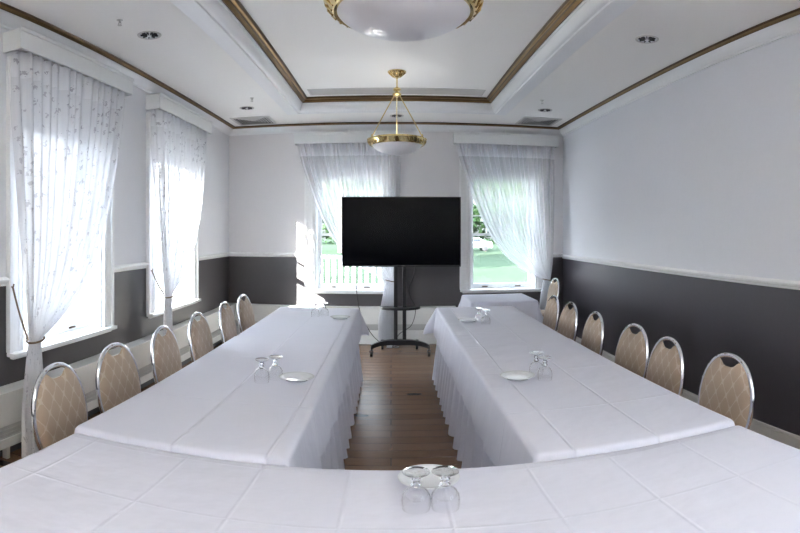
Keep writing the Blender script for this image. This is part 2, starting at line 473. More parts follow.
wn = 1
for i, (c, h) in enumerate(LW):
    make_window('window_%d' % wn, c, h, (XL, c, 0), PI / 2); wn += 1
    make_blind((XL, c, 0), PI / 2, h, ['pale roller blind at the top of the nearest left wall window, behind the lace curtain', 'pale roller blind at the top of the left wall window next to the corner'][i])
for i, (c, h) in enumerate(BW):
    make_window('window_%d' % wn, c, h, (c, YB, 0), 0); wn += 1
    make_blind((c, YB, 0), 0, h, ['grey roller blind across the top of the window behind the television', 'grey roller blind across the top of the end wall window above the small table'][i])
for c, h in LWX: make_window('window_%d' % wn, c, h, (XL, c, 0), PI / 2); wn += 1
for c, h in RW_FILL: make_window('window_%d' % wn, c, h, (XR, c, 0), -PI / 2); wn += 1  # added fill windows, out of view behind the camera

# ------------------------------------------------------------------ valances (local: x along wall, -y into the room)
def make_valance(loc, rz, label, post=True):
    r = empty('valance_box', loc, rz); L = .715; D = .15; z0, z1 = 2.665, 2.81
    b = MB(); t = .014
    b.box(-L, -D, z0, L, -D + t, z1); b.box(-L, -D + t, z0, -L + t, 0, z1); b.box(L - t, -D + t, z0, L, 0, z1); b.box(-L + t, -D + t, z1 - t, L - t, 0, z1)
    b.build('box', M['valance'], r, smooth=0, bevel=.002)
    b = MB(); b.box(-L - .008, -D - .008, z1 - .022, L + .008, -D + .01, z1 + .004); b.build('top_moulding', M['valance'], r, smooth=0, bevel=.004)
    b = MB(); b.tube([(-L + .03, -.095, z0 + .02), (L - .03, -.095, z0 + .02)], .008, 8); b.build('curtain_track', M['vent'], r)
    if post:
        b = MB(); b.box(-.012, -.06, z1, .012, -.048, 2.875); b.build('hanger_bracket', M['white'], r, smooth=0)
    tag(r, label, 'valance', 'white box valances over the windows')
make_valance((XL, 3.14, 0), PI / 2, 'long white valance box above the nearest lace curtained window on the left wall', False)
make_valance((XL, 5.10, 0), PI / 2, 'white valance box above the left wall window closest to the corner', False)
make_valance((-.557, YB, 0), 0, 'white valance box on the end wall above the television')
make_valance((1.54, YB, 0), 0, 'white valance box on the end wall in the right-hand corner')

# ------------------------------------------------------------------ curtains
def make_curtain(loc, rz, tie_side, tie_x, tie_z, mat, label, pleats, hook_x, hook_z, tail_c, tail_w, tail_z=.03):
    # local frame as for windows. The panel hangs from the track, is pulled to tie_x and falls as a tail.
    root = empty('sheer_curtain', loc, rz)
    L = .695; nt_, ns = 74, pleats * 10
    ztop = 2.695
    def f(t): return .6 * t ** 1.25 + .4 * t ** 7
    P = []; UV = []
    nT1 = 50
    for i in range(ns + 1):
        s = i / ns                       # 0 at free edge, 1 at held edge
        x0 = -L + 2 * L * s if tie_side > 0 else L - 2 * L * s
        ph = s * pleats * 2 * PI
        ph2 = ph + .9 * sin(ph * .37 + 1.3)
        for j in range(nT1 + 1):
            t = j / nT1
            xt = tie_x - tie_side * .048 * (1 - 2 * s)
            x = x0 + (xt - x0) * f(t)
            sag = .05 * (1 - s) * sin(PI * min(1, t)) * t
            z = ztop + (tie_z - ztop) * t - sag * .6
            amp = .030 * (1 - .45 * t) * (.8 + .3 * sin(s * 23))
            y = -.095 - .06 * t + amp * sin(ph2) - .02 * sin(PI * t) * (1 - s)
            x += .006 * (1 - t) * sin(ph2 * 2 + .5)
            q_ = max(0, (s - .92) / .08); y += .085 * q_ * q_ * (3 - 2 * q_) * max(0, 1 - t * 1.15)
            if t > .9: y += -.03 * (t - .9) / .1 * cos((s - .5) * PI)
            P.append((x, y, z)); UV.append((s * 2.4, 2.1 * (1 - t) + .1))
        nT2 = nt_ - nT1
        for j in range(1, nT2 + 1):
            t = j / nT2
            w = .048 + (tail_w - .048) * min(1, t * 1.8) ** .7
            x = (tie_x + (tail_c - tie_x) * min(1, t * 1.5)) - tie_side * w * (1 - 2 * s)
            z = tie_z + (tail_z - tie_z) * t
            y = -.155 - .03 * cos((s - .5) * PI) * (1 - t) + (.011 + .012 * t) * sin(ph2) - .01 * t
            P.append((x, y, z)); UV.append((s * 2.4, .1 - t * .8))
    b = MB(); b.grid(P, ns + 1, nt_ + 1)
    me = bpy.data.meshes.new('panel'); me.from_pydata(b.v, [], b.f); me.update()
    ul = me.uv_layers.new(name='UVMap')
    for lp in me.loops: ul.data[lp.index].uv = UV[lp.vertex_index]
    for p in me.polygons: p.use_smooth = True
    me.materials.append(mat)
    link(bpy.data.objects.new('panel', me), root)
    # tie back: cord from a hook on the casing round the gathered cloth
    h = MB(); pts = []
    for k in range(9):
        q = k / 8
        pts.append((hook_x + (tie_x + tie_side * .05 - hook_x) * q, -.045 - .095 * q, hook_z + (tie_z + .02 - hook_z) * q - .02 * sin(PI * q)))
    h.tube(pts, .0065, 8)
    ring = [(tie_x + .062 * cos(a), -.165 + .05 * sin(a), tie_z + .012 * -tie_side * cos(a)) for a in [2 * PI * k / 24 for k in range(24)]]
    h.tube(ring, .0065, 8, closed=True)
    h.tube([(hook_x, -.0, hook_z), (hook_x, -.05, hook_z), (hook_x, -.055, hook_z + .02)], .005, 8)
    h.build('tieback', M['cord'], root)
    tag(root, label, 'curtain', 'sheer curtains tied back at the windows')
    return root
# left wall windows: local x runs towards +Y (rz = 90 deg), held side is the near one
make_curtain((XL, 3.14, 0), PI / 2, -1, 2.55 - 3.14, .815, M['lace'], 'white floral lace curtain tied back on the nearest left wall window', 14, 2.47 - 3.14 , 1.15, 2.53 - 3.14, .10)
make_curtain((XL, 5.10, 0), PI / 2, -1, 4.55 - 5.10, .885, M['lace'], 'white floral lace curtain tied back on the left wall window near the corner', 14, 4.43 - 5.10, 1.13, 4.53 - 5.10, .10)
make_curtain((-.557, YB, 0), 0, 1, .550, .86, M['voile'], 'plain white sheer curtain half hidden by the television', 20, .62, .98, .50, .11)
make_curtain((1.54, YB, 0), 0, 1, .545, .845, M['voile'], 'plain white sheer curtain swept aside above the small cloth covered table', 20, .60, .80, .53, .11)

# ------------------------------------------------------------------ radiator covers
def radiator(name_loc, length, rz, label, plinth=False):
    r = empty('radiator_cover', name_loc, rz)
    D = .115; b = MB()
    b.box(0, -D, .275, length, 0, .49); b.box(0, -D + .03, .125, length, 0, .275)
    b.box(0, -D - .008, .125, length, -D + .03, .192)
    for k in range(int(length / 1.2) + 1): b.box(.3 + k * 1.2 if .3 + k * 1.2 < length else length - .05, -.06, 0, (.3 + k * 1.2 if .3 + k * 1.2 < length else length - .05) + .03, -.02, .125)
    if plinth: b.box(0, -D + .012, 0, length, 0, .125)
    b.build('cabinet', M['radiator'], r, smooth=0, bevel=.004)
    b = MB(); b.box(0, -D - .006, .49, length, 0, .503); b.build('top_shelf', M['radiator'], r, smooth=0, bevel=.003)
    g = MB(); n_ = int(length / .016); 
    for k in range(n_):
        x = (k + .5) * length / n_; g.box(x - .004, -D + .004, .192, x + .004, -D + .012, .275)
    for z in (.195, .22, .247, .272): g.box(0, -D + .002, z - .003, length, -D + .008, z + .003)
    g.box(0, -D + .026, .192, length, -D + .029, .275)
    g.build('grille', M['grille'], r, smooth=0)
    tag(r, label, 'radiator cover')
radiator((XL, YF, 0), YB - YF - .001, PI / 2, 'long cream radiator cover along the left wall beneath the windows')
radiator((XL + .125, YB, 0), 2.95, 0, 'cream radiator cover on the end wall behind the television stand', True)

# ------------------------------------------------------------------ ceiling fittings
def downlight(x, y, label):
    r = empty('recessed_downlight', (x, y, ZC))
    b = MB(); b.lathe([(.068, .001), (.068, -.004), (.075, -.007), (.084, -.005), (.086, 0.0)], 36); b.build('trim_ring', M['vent'], r)
    b = MB(); b.lathe([(.069, -.003), (.062, -.0015), (.050, -.0012), (.03, -.001), (.0, -.001)], 36); b.build('reflector', M['chrome'], r)
    b = MB()
    for k in range(9):
        a = 2 * PI * k / 9; b.tube([(.015 * cos(a), .015 * sin(a), -.006), (.062 * cos(a), .062 * sin(a), -.004)], .004, 6)
    b.build('baffle', M['black'], r)
    b = MB(); b.lathe([(.0, -.012), (.016, -.010), (.02, -.002)], 16); b.build('lamp', M['opal'], r)
    tag(r, label, 'ceiling light', 'recessed chrome downlights in the lower ceiling')
downlight(-1.64, 3.30, 'round recessed chrome downlight over the left table, ahead of the nearest left window')
downlight(1.77, 3.33, 'round recessed chrome downlight near the right wall, larger looking one')
downlight(-1.64, 5.81, 'recessed downlight beside the square vent in the left ceiling corner')
downlight(1.78, 5.88, 'recessed downlight beside the square vent in the right ceiling corner')
downlight(.07, 6.45, 'recessed downlight seen behind the rods of the small pendant')
def sprinkler(x, y, label):
    r = empty('fire_sprinkler', (x, y, ZC)); r.scale = (.7, .7, .7)
    b = MB(); b.lathe([(.03, 0), (.03, -.004), (.012, -.008), (.008, -.03)], 20); b.build('escutcheon', M['vent'], r)
    b = MB(); b.tube([(-.012, 0, -.025), (-.014, 0, -.045), (0, 0, -.06)], .003, 6); b.tube([(.012, 0, -.025), (.014, 0, -.045), (0, 0, -.06)], .003, 6)
    b.lathe([(0, -.062), (.022, -.060), (.022, -.058), (0, -.058)], 18); b.build('deflector', M['vent'], r)
    tag(r, label, 'sprinkler', 'small sprinkler heads in the ceiling')
sprinkler(-1.46, 5.37, 'small sprinkler head in front of the left corner downlight')
sprinkler(1.61, 5.43, 'small sprinkler head in front of the right corner downlight')
sprinkler(-1.68, 2.95, 'small sprinkler head above the nearest left wall window')

def ceiling_vent(x0, x1, y0, y1, label):
    cx, cy = (x0 + x1) / 2, (y0 + y1) / 2; hw, hd = (x1 - x0) / 2, (y1 - y0) / 2
    r = empty('ceiling_vent', (cx, cy, ZC))
    b = MB(); b.sweep_rect(-hw, hw, -hd, hd, [(0, 0), (0, -.008), (.028, -.010), (.034, -.002)]); b.build('frame', M['vent'], r, smooth=0)
    b = MB(); b.box(-hw + .02, -hd + .02, -.003, hw - .02, hd - .02, -.001); b.build('backing', M['vent_shade'], r, smooth=0)  # flat near-black sheet, shade between the louvres put in as colour
    # louvres: four triangular quarters
    for q in range(4):
        b = MB()
        for k in range(9):
            d = .045 + k * .034
            if d > min(hw, hd) - .01: break
            W = (hw if q % 2 == 0 else hd) - d; off = (hd if q % 2 == 0 else hw) - d
            if W <= 0: break
            Z0, Z1 = -.003, -.0075
            pts = [(-W, off, Z0), (W, off, Z0), (W - .008, off - .011, Z1), (-W + .008, off - .011, Z1)]
            pts2 = [(p[0], p[1] - .002, p[2] + .001) for p in pts]
            an = q * PI / 2
            R = lambda p: (p[0] * cos(an) - p[1] * sin(an), p[0] * sin(an) + p[1] * cos(an), p[2])
            b.add([R(p) for p in pts + pts2], [(0, 1, 2, 3), (4, 7, 6, 5), (0, 4, 5, 1), (2, 6, 7, 3)])
        b.build('louvre', M['vent'], r, smooth=0)
    tag(r, label, 'vent', 'square ceiling vents in the far corners')
ceiling_vent(-2.0, -1.50, 6.28, 6.76, 'square louvred ceiling vent in the left far corner')
ceiling_vent(1.63, 2.13, 6.28, 6.76, 'square louvred ceiling vent in the right far corner')
r = empty('slot_vent', (.06, 5.75, ZTRAY)); hw, hd = .97, .125
b = MB(); b.sweep_rect(-hw, hw, -hd, hd, [(0, 0), (0, -.006), (.022, -.012), (.028, -.003)]); b.build('frame', M['vent'], r, smooth=0)
b = MB(); b.box(-hw + .02, -hd + .02, -.002, hw - .02, hd - .02, -.0005); b.build('backing', M['grille'], r, smooth=0)
b = MB()
for k in range(9):
    y = -hd + .035 + k * .0225; b.add([(-hw + .02, y, -.003), (hw - .02, y, -.003), (hw - .02, y + .012, -.011), (-hw + .02, y + .012, -.011), (-hw + .02, y + .002, -.002), (hw - .02, y + .002, -.002), (hw - .02, y + .014, -.010), (-hw + .02, y + .014, -.010)], [(0, 1, 2, 3), (4, 7, 6, 5), (0, 4, 5, 1), (2, 6, 7, 3)])
b.build('louvre', M['vent'], r, smooth=0)
tag(r, 'long narrow grey air vent set across the far end of the raised ceiling', 'vent')

# ------------------------------------------------------------------ pendant lamps
def make_pendant(loc, label):
    r = empty('pendant_lamp', loc)            # origin on the tray ceiling
    z = lambda a: a - ZTRAY
    b = MB(); b.lathe([(.088, -.001), (.09, -.008), (.082, -.016), (.07, -.018), (.062, -.030), (.044, -.040), (.034, -.056), (.018, -.064), (.011, -.075)], 36); b.build('canopy', M['brass'], r)
    b = MB()
    for k in range(12):
        a = 2 * PI * k / 12; b.tube([(.082 * cos(a), .082 * sin(a), -.014), (.06 * cos(a + .12), .06 * sin(a + .12), -.034), (.034 * cos(a + .2), .034 * sin(a + .2), -.058)], .006, 6)
    b.build('canopy_leaf', M['brass'], r)
    b = MB(); b.tube([(0, 0, -.07), (0, 0, z(2.90))], .0075, 10); b.build('stem', M['brass'], r)
    b = MB(); b.lathe([(.008, z(2.925)), (.020, z(2.918)), (.036, z(2.905)), (.040, z(2.892)), (.026, z(2.880)), (.022, z(2.868)), (.040, z(2.858)), (.046, z(2.845)), (.034, z(2.832)), (.016, z(2.826)), (.0, z(2.822))], 28); b.build('knuckle', M['brass'], r)
    zr = 2.385; R = .272
    for k, a in enumerate((PI / 2, PI / 2 + 2 * PI / 3, PI / 2 + 4 * PI / 3)):
        b = MB(); p0 = Vector((.030 * cos(a), .030 * sin(a), z(2.83))); p1 = Vector((R * cos(a), R * sin(a), z(zr + .012)))
        b.tube([p0, p1], .0055, 8); b.lathe([(.0, -.006), (.010, -.004), (.012, 0), (.010, .004), (0, .006)], 12, tuple(p0)); rod = b.build('rod', M['brass'], r)
        f = MB(); f.lathe([(0, -.055), (.006, -.050), (.011, -.040), (.006, -.032), (.014, -.022), (.014, -.012), (.006, -.004), (.010, .008), (.006, .022), (0, .026)], 12, tuple(p1)); f.build('finial', M['brass'], rod)
    b = MB(); b.lathe([(.236, z(zr - .052)), (.250, z(zr - .056)), (.262, z(zr - .046)), (.270, z(zr - .030)), (.280, z(zr - .018)), (.286, z(zr - .006)), (.282, z(zr + .006)), (.272, z(zr + .012)), (.258, z(zr + .004)), (.250, z(zr - .012)), (.240, z(zr - .030)), (.236, z(zr - .052))], 72)
    b.build('rim_band', M['brass'], r)
    b = MB()
    for k in range(36):
        a = 2 * PI * k / 36; b.tube([(.284 * cos(a), .284 * sin(a), z(zr + .008)), (.278 * cos(a + .05), .278 * sin(a + .05), z(zr - .024)), (.258 * cos(a + .10), .258 * sin(a + .10), z(zr - .050))], .0045, 6)
    b.build('rim_rope', M['brass'], r)
    prof = []
    for k in range(15):
        q = k / 14; prof.append((.245 * cos(q * PI / 2) ** .95 if k < 14 else 0, z(zr - .035) - .108 * sin(q * PI / 2) ** 1.25))
    b = MB(); b.lathe(prof, 64); b.build('glass_bowl', M['opal'], r, smooth=60)
    tag(r, label, 'pendant lamp', 'brass pendant lamps with opal bowls')
    return r
p = make_pendant((.057, 5.03, ZTRAY), 'brass pendant lamp with opal bowl hanging in front of the end wall, shown whole')
p2 = copy_tree(p); p2.location = (.045, 1.875, ZTRAY)
p3 = copy_tree(p); p3.location = (.045, -1.15, ZTRAY); p3['label'] = 'added brass pendant lamp behind the viewer, holding a fill light'  # unseen pendant added as the fitting for a fill light
for nm, zz, e, rx, yy in (('fill_uplight', 2.60, 22, PI, -1.15), ('fill_uplight', 2.40, .12, PI, 1.875), ('fill_uplight', 2.40, .25, PI, 5.03)):  # upward fill lights added at the pendants to brighten the room
    ld = bpy.data.lights.new(nm, 'AREA'); ld.shape = 'DISK'; ld.size = .46; ld.energy = e; ld.color = (1, .985, .96)
    lo = bpy.data.objects.new(nm, ld); lo.location = (.05, yy, zz); lo.rotation_euler = (rx, 0, 0); link(lo)
p2['label'] = 'brass rimmed opal bowl lamp cut off by the top of the photo'

# ------------------------------------------------------------------ tables and cloths
def tablecloth(name, x0, x1, y0, y1, z, drops, mat, label, group=None, flare=.10, wav=.006, seed=0, thick=.0):
    # drops: (left, right, near, far) overhang lengths
    rnd = random.Random(seed)
    cx, cy = (x0 + x1) / 2, (y0 + y1) / 2
    st = .028; r = .014
    dl, dr, dn, df = drops
    def axis(a, b_, da, db):
        out = []
        n = int((b_ - a) / .06); 
        if da: out += [a - da * (1 - k / max(1, int(da / st))) for k in range(int(da / st))]
        out += [a - .02, a - .01] if da else []
        out += [a + (b_ - a) * k / n for k in range(n + 1)]
        out += [b_ + .01, b_ + .02] if db else []
        if db: out += [b_ + db * (k + 1) / max(1, int(db / st)) for k in range(int(db / st))]
        return sorted(set(round(v, 5) for v in out))
    U = axis(x0, x1, dl, dr); V = axis(y0, y1, dn, df)
    p1, p2, p3 = rnd.random() * 6, rnd.random() * 6, rnd.random() * 6
    P = []
    for u in U:
        for v in V:
            ex = (u - x1) if u > x1 else (u - x0 if u < x0 else 0)
            ey = (v - y1) if v > y1 else (v - y0 if v < y0 else 0)
            ax = min(max(u, x0), x1); ay = min(max(v, y0), y1)
            e = math.hypot(ex, ey)
            if e < 1e-6:
                hz = .0012 * sin(u * 7 + p1) * sin(v * 5 + p2)
                P.append((u - cx, v - cy, z + hz)); continue
            dx, dy = ex / e, ey / e
            corner = abs(2 * dx * dy)
            hang = min(e, max(abs(ex), abs(ey)) * 1.10)
            if hang < r * 1.57: an = hang / r; out = r * sin(an); dz = r * (1 - cos(an))
            else: out = r; dz = r + (hang - r * 1.57)
            dep = min(1, hang / .25)
            out += .034 * dep + flare * corner * dep
            w = wav * dep * (sin(v * 19 + p1) * .6 + sin(v * 33 + p2) * .4 + .3 * sin(v * 71 + p3)) * abs(dx) + wav * dep * (sin(u * 17 + p2) * .6 + sin(u * 37 + p3) * .4) * abs(dy)
            out += max(-.008, w) + .006
            dz += .006 * sin((u + v) * 4 + p3) * dep
            P.append((ax + dx * out - cx, ay + dy * out - cy, z - dz))
    b = MB(); b.grid(P, len(U), len(V))
    o = b.build(name, mat, None, smooth=70)
    o.location = (cx, cy, 0)
    tag(o, label, 'tablecloth', group)
    return o

def skirt(path, zt, zb, pitch, amp, parent, seed=1, splay=.012):
    # path: list of (x, y, nx, ny) corner points with outward normals for each leg of the path
    rnd = random.Random(seed)
    P = []; rows = 9; cols = []
    for (ax, ay, bx_, by_) in path:
        L = math.hypot(bx_ - ax, by_ - ay); tx, ty = (bx_ - ax) / L, (by_ - ay) / L; nx, ny = ty, -tx
        n = int(L / (pitch / 10))
        for k in range(n + 1):
            cols.append((ax + tx * L * k / n, ay + ty * L * k / n, nx, ny, L * k / n))
    acc = rnd.random(); cur = 0; last = None; w = 1
    for (x, y, nx, ny, s) in cols:
        if last is not None: cur += max(0, s - last) if s >= last else 0
        last = s
        ph = (cur / pitch + .28 * sin(cur * 2.9 + seed) + .18 * sin(cur * 7.1)) * 2 * PI
        fold = math.tanh(2.2 * sin(ph)) * .5 + .5
        for j in range(rows):
            t = j / (rows - 1)
            o_ = amp * (.25 + .75 * t) * fold + splay * t * (1 + .12 * sin(cur * 3 + seed)) - amp * .42 * (1 - t) - .012
            drift = .012 * t * cos(ph)
            P.append((x + nx * o_ + ny * -drift, y + ny * o_ + nx * drift, zt + (zb - zt) * t))
    b = MB(); b.grid(P, len(cols), rows)
    return b.build('skirt', M['skirt'], parent, smooth=70)

def table(x0, x1, y0, y1, label, paths, seed, legs=None, ztop=.745):
    cx, cy = (x0 + x1) / 2, (y0 + y1) / 2
    r = empty('banquet_table', (cx, cy, 0))
    b = MB(); b.box(x0 - cx + .004, y0 - cy + .004, ztop - .025, x1 - cx - .004, y1 - cy - .004, ztop); b.build('tabletop', M['wood_top'], r, smooth=0, bevel=.004)
    for (lx, ly) in legs:
        b = MB(); b.tube([(lx - cx, ly - cy, ztop - .025), (lx - cx, ly - cy, 0)], .014, 10); b.build('leg', M['grille'], r)
    if paths:
        skirt([(a - cx, b_ - cy, c - cx, d_ - cy) for a, b_, c, d_ in paths], ztop - .012, .012, .20, .062, r, seed)
    tag(r, label, 'table')
    return r

# left row, right row, near cross table, small side table
LX0, LX1, LY0, LY1 = -1.065, -.335, 1.60, 5.06
RX0, RX1, RY0, RY1 = .465, 1.19, 1.60, 5.10
table(LX0, LX1, LY0, LY1, 'long table under white cloths along the left chairs with pleated skirt on the aisle side',
      [(LX1 + .004, LY0, LX1 + .004, LY1), (LX1, LY1 + .004, LX0, LY1 + .004)], 3,
      [(-.85, 1.66), (-.45, 1.66), (-.85, 3.33), (-.45, 3.33), (-.85, 5.0), (-.45, 5.0)])
table(RX0, RX1, RY0, RY1, 'long table under white cloths along the right chairs with pleated skirt on the aisle side',
      [(RX1, RY1 + .004, RX0, RY1 + .004), (RX0 - .004, RY1, RX0 - .004, RY0)], 8,
      [(.6, 1.66), (.98, 1.66), (.6, 3.33), (.98, 3.33), (.6, 5.04), (.98, 5.04)])
table(-1.04, 1.185, .79, 1.53, 'cross table under the white cloth closest to the viewer, joining the two long tables',
      [(1.0, 1.534, -.9, 1.534)], 5, [(-.9, .9), (-.9, 1.42), (1.05, .9), (1.05, 1.42)], .738)
table(.865, 1.54, 5.47, 6.11, 'small square table under a white cloth below the end wall window', None, 6, [(.93, 5.54), (1.47, 5.54), (.93, 6.04), (1.47, 6.04)])

cl_side = cloth_mat('linen_left', [-.0, .325], [-1.3, -.45, .38, 1.25])
cl_right = cloth_mat('linen_right', [-.255, .055], [-1.25, -.5, .12, .8, 1.3])
cl_front = cloth_mat('linen_front', [-1.03, -.70, -.455, -.19, .07, .33, .59, .85], [-.32, .02, .345], .35)
cl_small = cloth_mat('linen_small', [0], [0])
tablecloth('tablecloth', LX0, LX1, 3.42, LY1, .752, (.25, .26, 0, .27), cl_side, 'white tablecloth on the far half of the left table', 'white tablecloths on the conference tables', seed=2)
tablecloth('tablecloth', LX0, LX1, LY0 - .008, 3.52, .757, (.25, .26, .1, 0), cl_side, 'white tablecloth on the near half of the left table', 'white tablecloths on the conference tables', seed=3, wav=.010, flare=.03)
tablecloth('tablecloth', RX0, RX1, 3.30, RY1, .752, (.27, .25, 0, .27), cl_right, 'white tablecloth on the far half of the right table', 'white tablecloths on the conference tables', seed=4, flare=.13)
tablecloth('tablecloth', RX0, RX1, RY0 - .008, 3.40, .757, (.27, .25, .1, 0), cl_right, 'white tablecloth on the near half of the right table', 'white tablecloths on the conference tables', seed=5, flare=.03)
tablecloth('tablecloth', -1.045, 1.19, .785, 1.53, .745, (.28, .28, .28, .05), cl_front, 'wide white tablecloth with pressed creases on the table nearest the viewer', 'white tablecloths on the conference tables', seed=6, flare=.05)
tablecloth('tablecloth', .855, 1.55, 5.46, 6.12, .752, (.30, .30, .30, .30), cl_small, 'white tablecloth on the small square table below the end wall window', 'white tablecloths on the conference tables', seed=9, flare=.045, wav=.010)

# ------------------------------------------------------------------ plates and upturned goblets
def make_plate():
    r = empty('side_plate')
    b = MB(); b.lathe([(0, .004), (.045, .004), (.052, .0), (.055, .0), (.058, .004), (.072, .012), (.085, .0165), (.0865, .0175), (.085, .0185), (.070, .0155), (.056, .0085), (.050, .007), (0, .0068)], 48)
    o = b.build('dish', M['china'], r, smooth=50)
    b = MB(); b.lathe([(.0845, .0183), (.0855, .0192), (.0868, .0178)], 48); b.build('rim', M['china'], r)
    return r
def make_goblet():
    r = empty('wine_goblet')          # stands upside down on its rim
    b = MB(); b.lathe([(.0335, 0.0), (.0345, .0006), (.0365, .015), (.037, .030), (.0345, .046), (.027, .060), (.015, .069), (.006, .073)], 40)
    b.lathe([(.0328, 0.0), (.0345, .015), (.0352, .030), (.0328, .045), (.0255, .058), (.014, .066), (0, .068)], 40)
    b.build('bowl', M['goblet'], r, smooth=60)
    b = MB(); b.lathe([(.010, .072), (.014, .078), (.009, .083), (.0085, .088), (.013, .094), (.008, .100), (.013, .106)], 20)
    b.build('stem', M['glass_solid'], r, smooth=60)
    b = MB(); b.lathe([(.006, .104), (.014, .109), (.030, .113), (.0338, .115), (.0345, .1168), (.033, .118), (.010, .1185), (0, .1175)], 40)
    b.build('foot', M['gfoot'], r, smooth=60)
    return r
plates = [(.105, 1.455, .7465, 'white side plate behind the goblets on the nearest table'),
          (-.457, 2.51, .759, 'white side plate on the near half of the left table'),
          (-.43, 4.42, .754, 'white side plate at the far end of the left table'),
          (.616, 2.50, .759, 'white side plate on the near half of the right table'),
          (.632, 4.25, .754, 'white side plate at the far end of the right table')]
pp = make_plate()
for i, (x, y, z, l) in enumerate(plates):
    o = pp if i == 0 else copy_tree(pp)
    o.location = (x, y, z); tag(o, l, 'plate', 'white side plates on the tables')
gob = [(.062, 1.288, .7465, 'upside down goblet on the nearest table, the one of the pair towards the left table'),
       (.134, 1.288, .7465, 'upside down goblet on the nearest table, the one of the pair towards the right table'),
       (-.612, 2.43, .759, 'upturned goblet on near half of left table, the one closer to the chairs'),
       (-.560, 2.50, .759, 'upturned goblet on near half of left table, the one closer to the plate'),
       (-.655, 4.50, .754, 'upturned goblet at far end of left table, the one farther from the plate'),
       (-.580, 4.55, .754, 'upturned goblet at far end of left table, between plate and other goblet'),
       (.724, 2.545, .759, 'upturned goblet on near half of right table, the one farther from the viewer'),
       (.738, 2.44, .759, 'upturned goblet on near half of right table, the one nearer the viewer'),
       (.714, 4.20, .754, 'upturned goblet at far end of right table, the one farther from the viewer'),
       (.750, 4.10, .754, 'upturned goblet at far end of right table, the one nearer the viewer')]
gg = make_goblet()
for i, (x, y, z, l) in enumerate(gob):
    o = gg if i == 0 else copy_tree(gg)
    o.location = (x, y, z); tag(o, l, 'glass', 'upturned stemmed goblets on the tables')

# ------------------------------------------------------------------ chairs (local: faces +x, origin on the floor)
def make_chair():
    r = empty('banquet_chair')
    HW, HH, ZM = .190, .230, .655
    lean = .17
    def bp(y, z, off=0):   # point on the leaning back plane, off = forward
        return (-.205 - (z - .45) * lean + off, y, z)
    # upholstered pad
    nA, nR = 64, 9
    def outline(a, k):
        c, s = cos(a), sin(a)
        e = 2.25
        rr = (abs(c) ** e + abs(s) ** e) ** (-1 / e)
        y = HW * .955 * rr * c * (1 - .07 * max(0, -s)); z = HH * .955 * rr * s
        return y, z
    NW, ND = .056, .046
    P = []
    for side in (1, -1):
        for ir in range(nR + 1):
            q = ir / nR
            rho = q if side == 1 else 1 - q
            for ia in range(nA):
                a = 2 * PI * ia / nA
                y, z = outline(a, rho)
                y *= rho * 1.045; z *= rho * 1.065
                # crescent notch at the top
                if z > 0:
                    yo, topz = outline(a, 1)
                    z *= 1 - min(.6, (ND * math.exp(-(yo / NW) ** 4) + .002) / max(topz, .05))
                d = (.024 if side == 1 else .014) * (1 - rho ** 6) ** .5
                P.append(bp(y, ZM + z, .006 + (d if side == 1 else -d)))
    m = 2 * (nR + 1); b = MB()
    fs = []
    for i in range(m - 1):
        for k in range(nA):
            fs.append((i * nA + k, i * nA + (k + 1) % nA, (i + 1) * nA + (k + 1) % nA, (i + 1) * nA + k))
    b.add(P, fs)
    b.build('backrest', M['damask'], r, smooth=50, merge=True)
    # chrome hoop
    pts = []
    for k in range(49):
        a = rad(-58) + rad(296) * k / 48
        c, s = cos(a), sin(a); e = 2.2; rr = (abs(c) ** e + abs(s) ** e) ** (-1 / e)
        y = HW * 1.02 * rr * c * (1 - .07 * max(0, -s)); z = HH * 1.03 * rr * s
        pts.append(bp(y, ZM + z, -.002))
    b = MB(); b.tube(pts, .0115, 12); b.build('back_hoop', M['chrome'], r)
    for sy, p0 in ((1, pts[0]), (-1, pts[-1])):
        b = MB(); y = abs(p0[1])
        q = [p0, (-.200, sy * (y + .005), .44), (-.205, sy * (y + .02), .36), (-.235, sy * (y + .05), .18), (-.265, sy * (y + .075), .008)]
        b.tube(q, .0125, 12); lg = b.build('leg', M['chrome'], r)
        g = MB(); g.lathe([(.0, 0), (.015, 0), (.016, .018), (.0, .02)], 14, (-.266, sy * (y + .076), 0)); g.build('foot_cap', M['rubber'], lg)
    for sy in (1, -1):
        b = MB(); b.tube([(.15, sy * .165, .40), (.165, sy * .175, .25), (.185, sy * .185, .008)], .0125, 12); lg = b.build('leg', M['chrome'], r)
        g = MB(); g.lathe([(.0, 0), (.015, 0), (.016, .018), (.0, .02)], 14, (.185, sy * .185, 0)); g.build('foot_cap', M['rubber'], lg)
    b = MB(); b.tube([(-.196, -.15, .402), (.15, -.165, .402), (.165, -.10, .402), (.168, 0, .402), (.165, .10, .402), (.15, .165, .402), (-.196, .15, .402)], .011, 10); b.build('seat_frame', M['chrome'], r)
    b = MB(); b.tube([(-.228, -.165, .22), (.17, -.178, .22)], .008, 8); b.tube([(-.228, .165, .22), (.17, .178, .22)], .008, 8); b.tube([(0, -.17, .22), (0, .17, .22)], .008, 8); b.build('stretcher', M['chrome'], r)
    # seat cushion
    P = []; nA = 48
    lay = [(.0, .415), (.9, .415), (.985, .420), (1, .432), (1, .446), (.97, .460), (.90, .468), (.7, .472), (.35, .474), (0, .474)]
    for q, z in lay:
        for k in range(nA):
            a = 2 * PI * k / nA; c, s = cos(a), sin(a); e = 3.4; rr = (abs(c) ** e + abs(s) ** e) ** (-1 / e)
            P.append((.005 + .195 * rr * c * q, .205 * rr * s * q * (1 + .03 * c), z))
    fs = []
    for i in range(len(lay) - 1):
        for k in range(nA): fs.append((i * nA + k, i * nA + (k + 1) % nA, (i + 1) * nA + (k + 1) % nA, (i + 1) * nA + k))
    b = MB(); b.add(P, fs); b.build('seat', M['damask'], r, smooth=50, merge=True)
    return r
chair0 = make_chair()
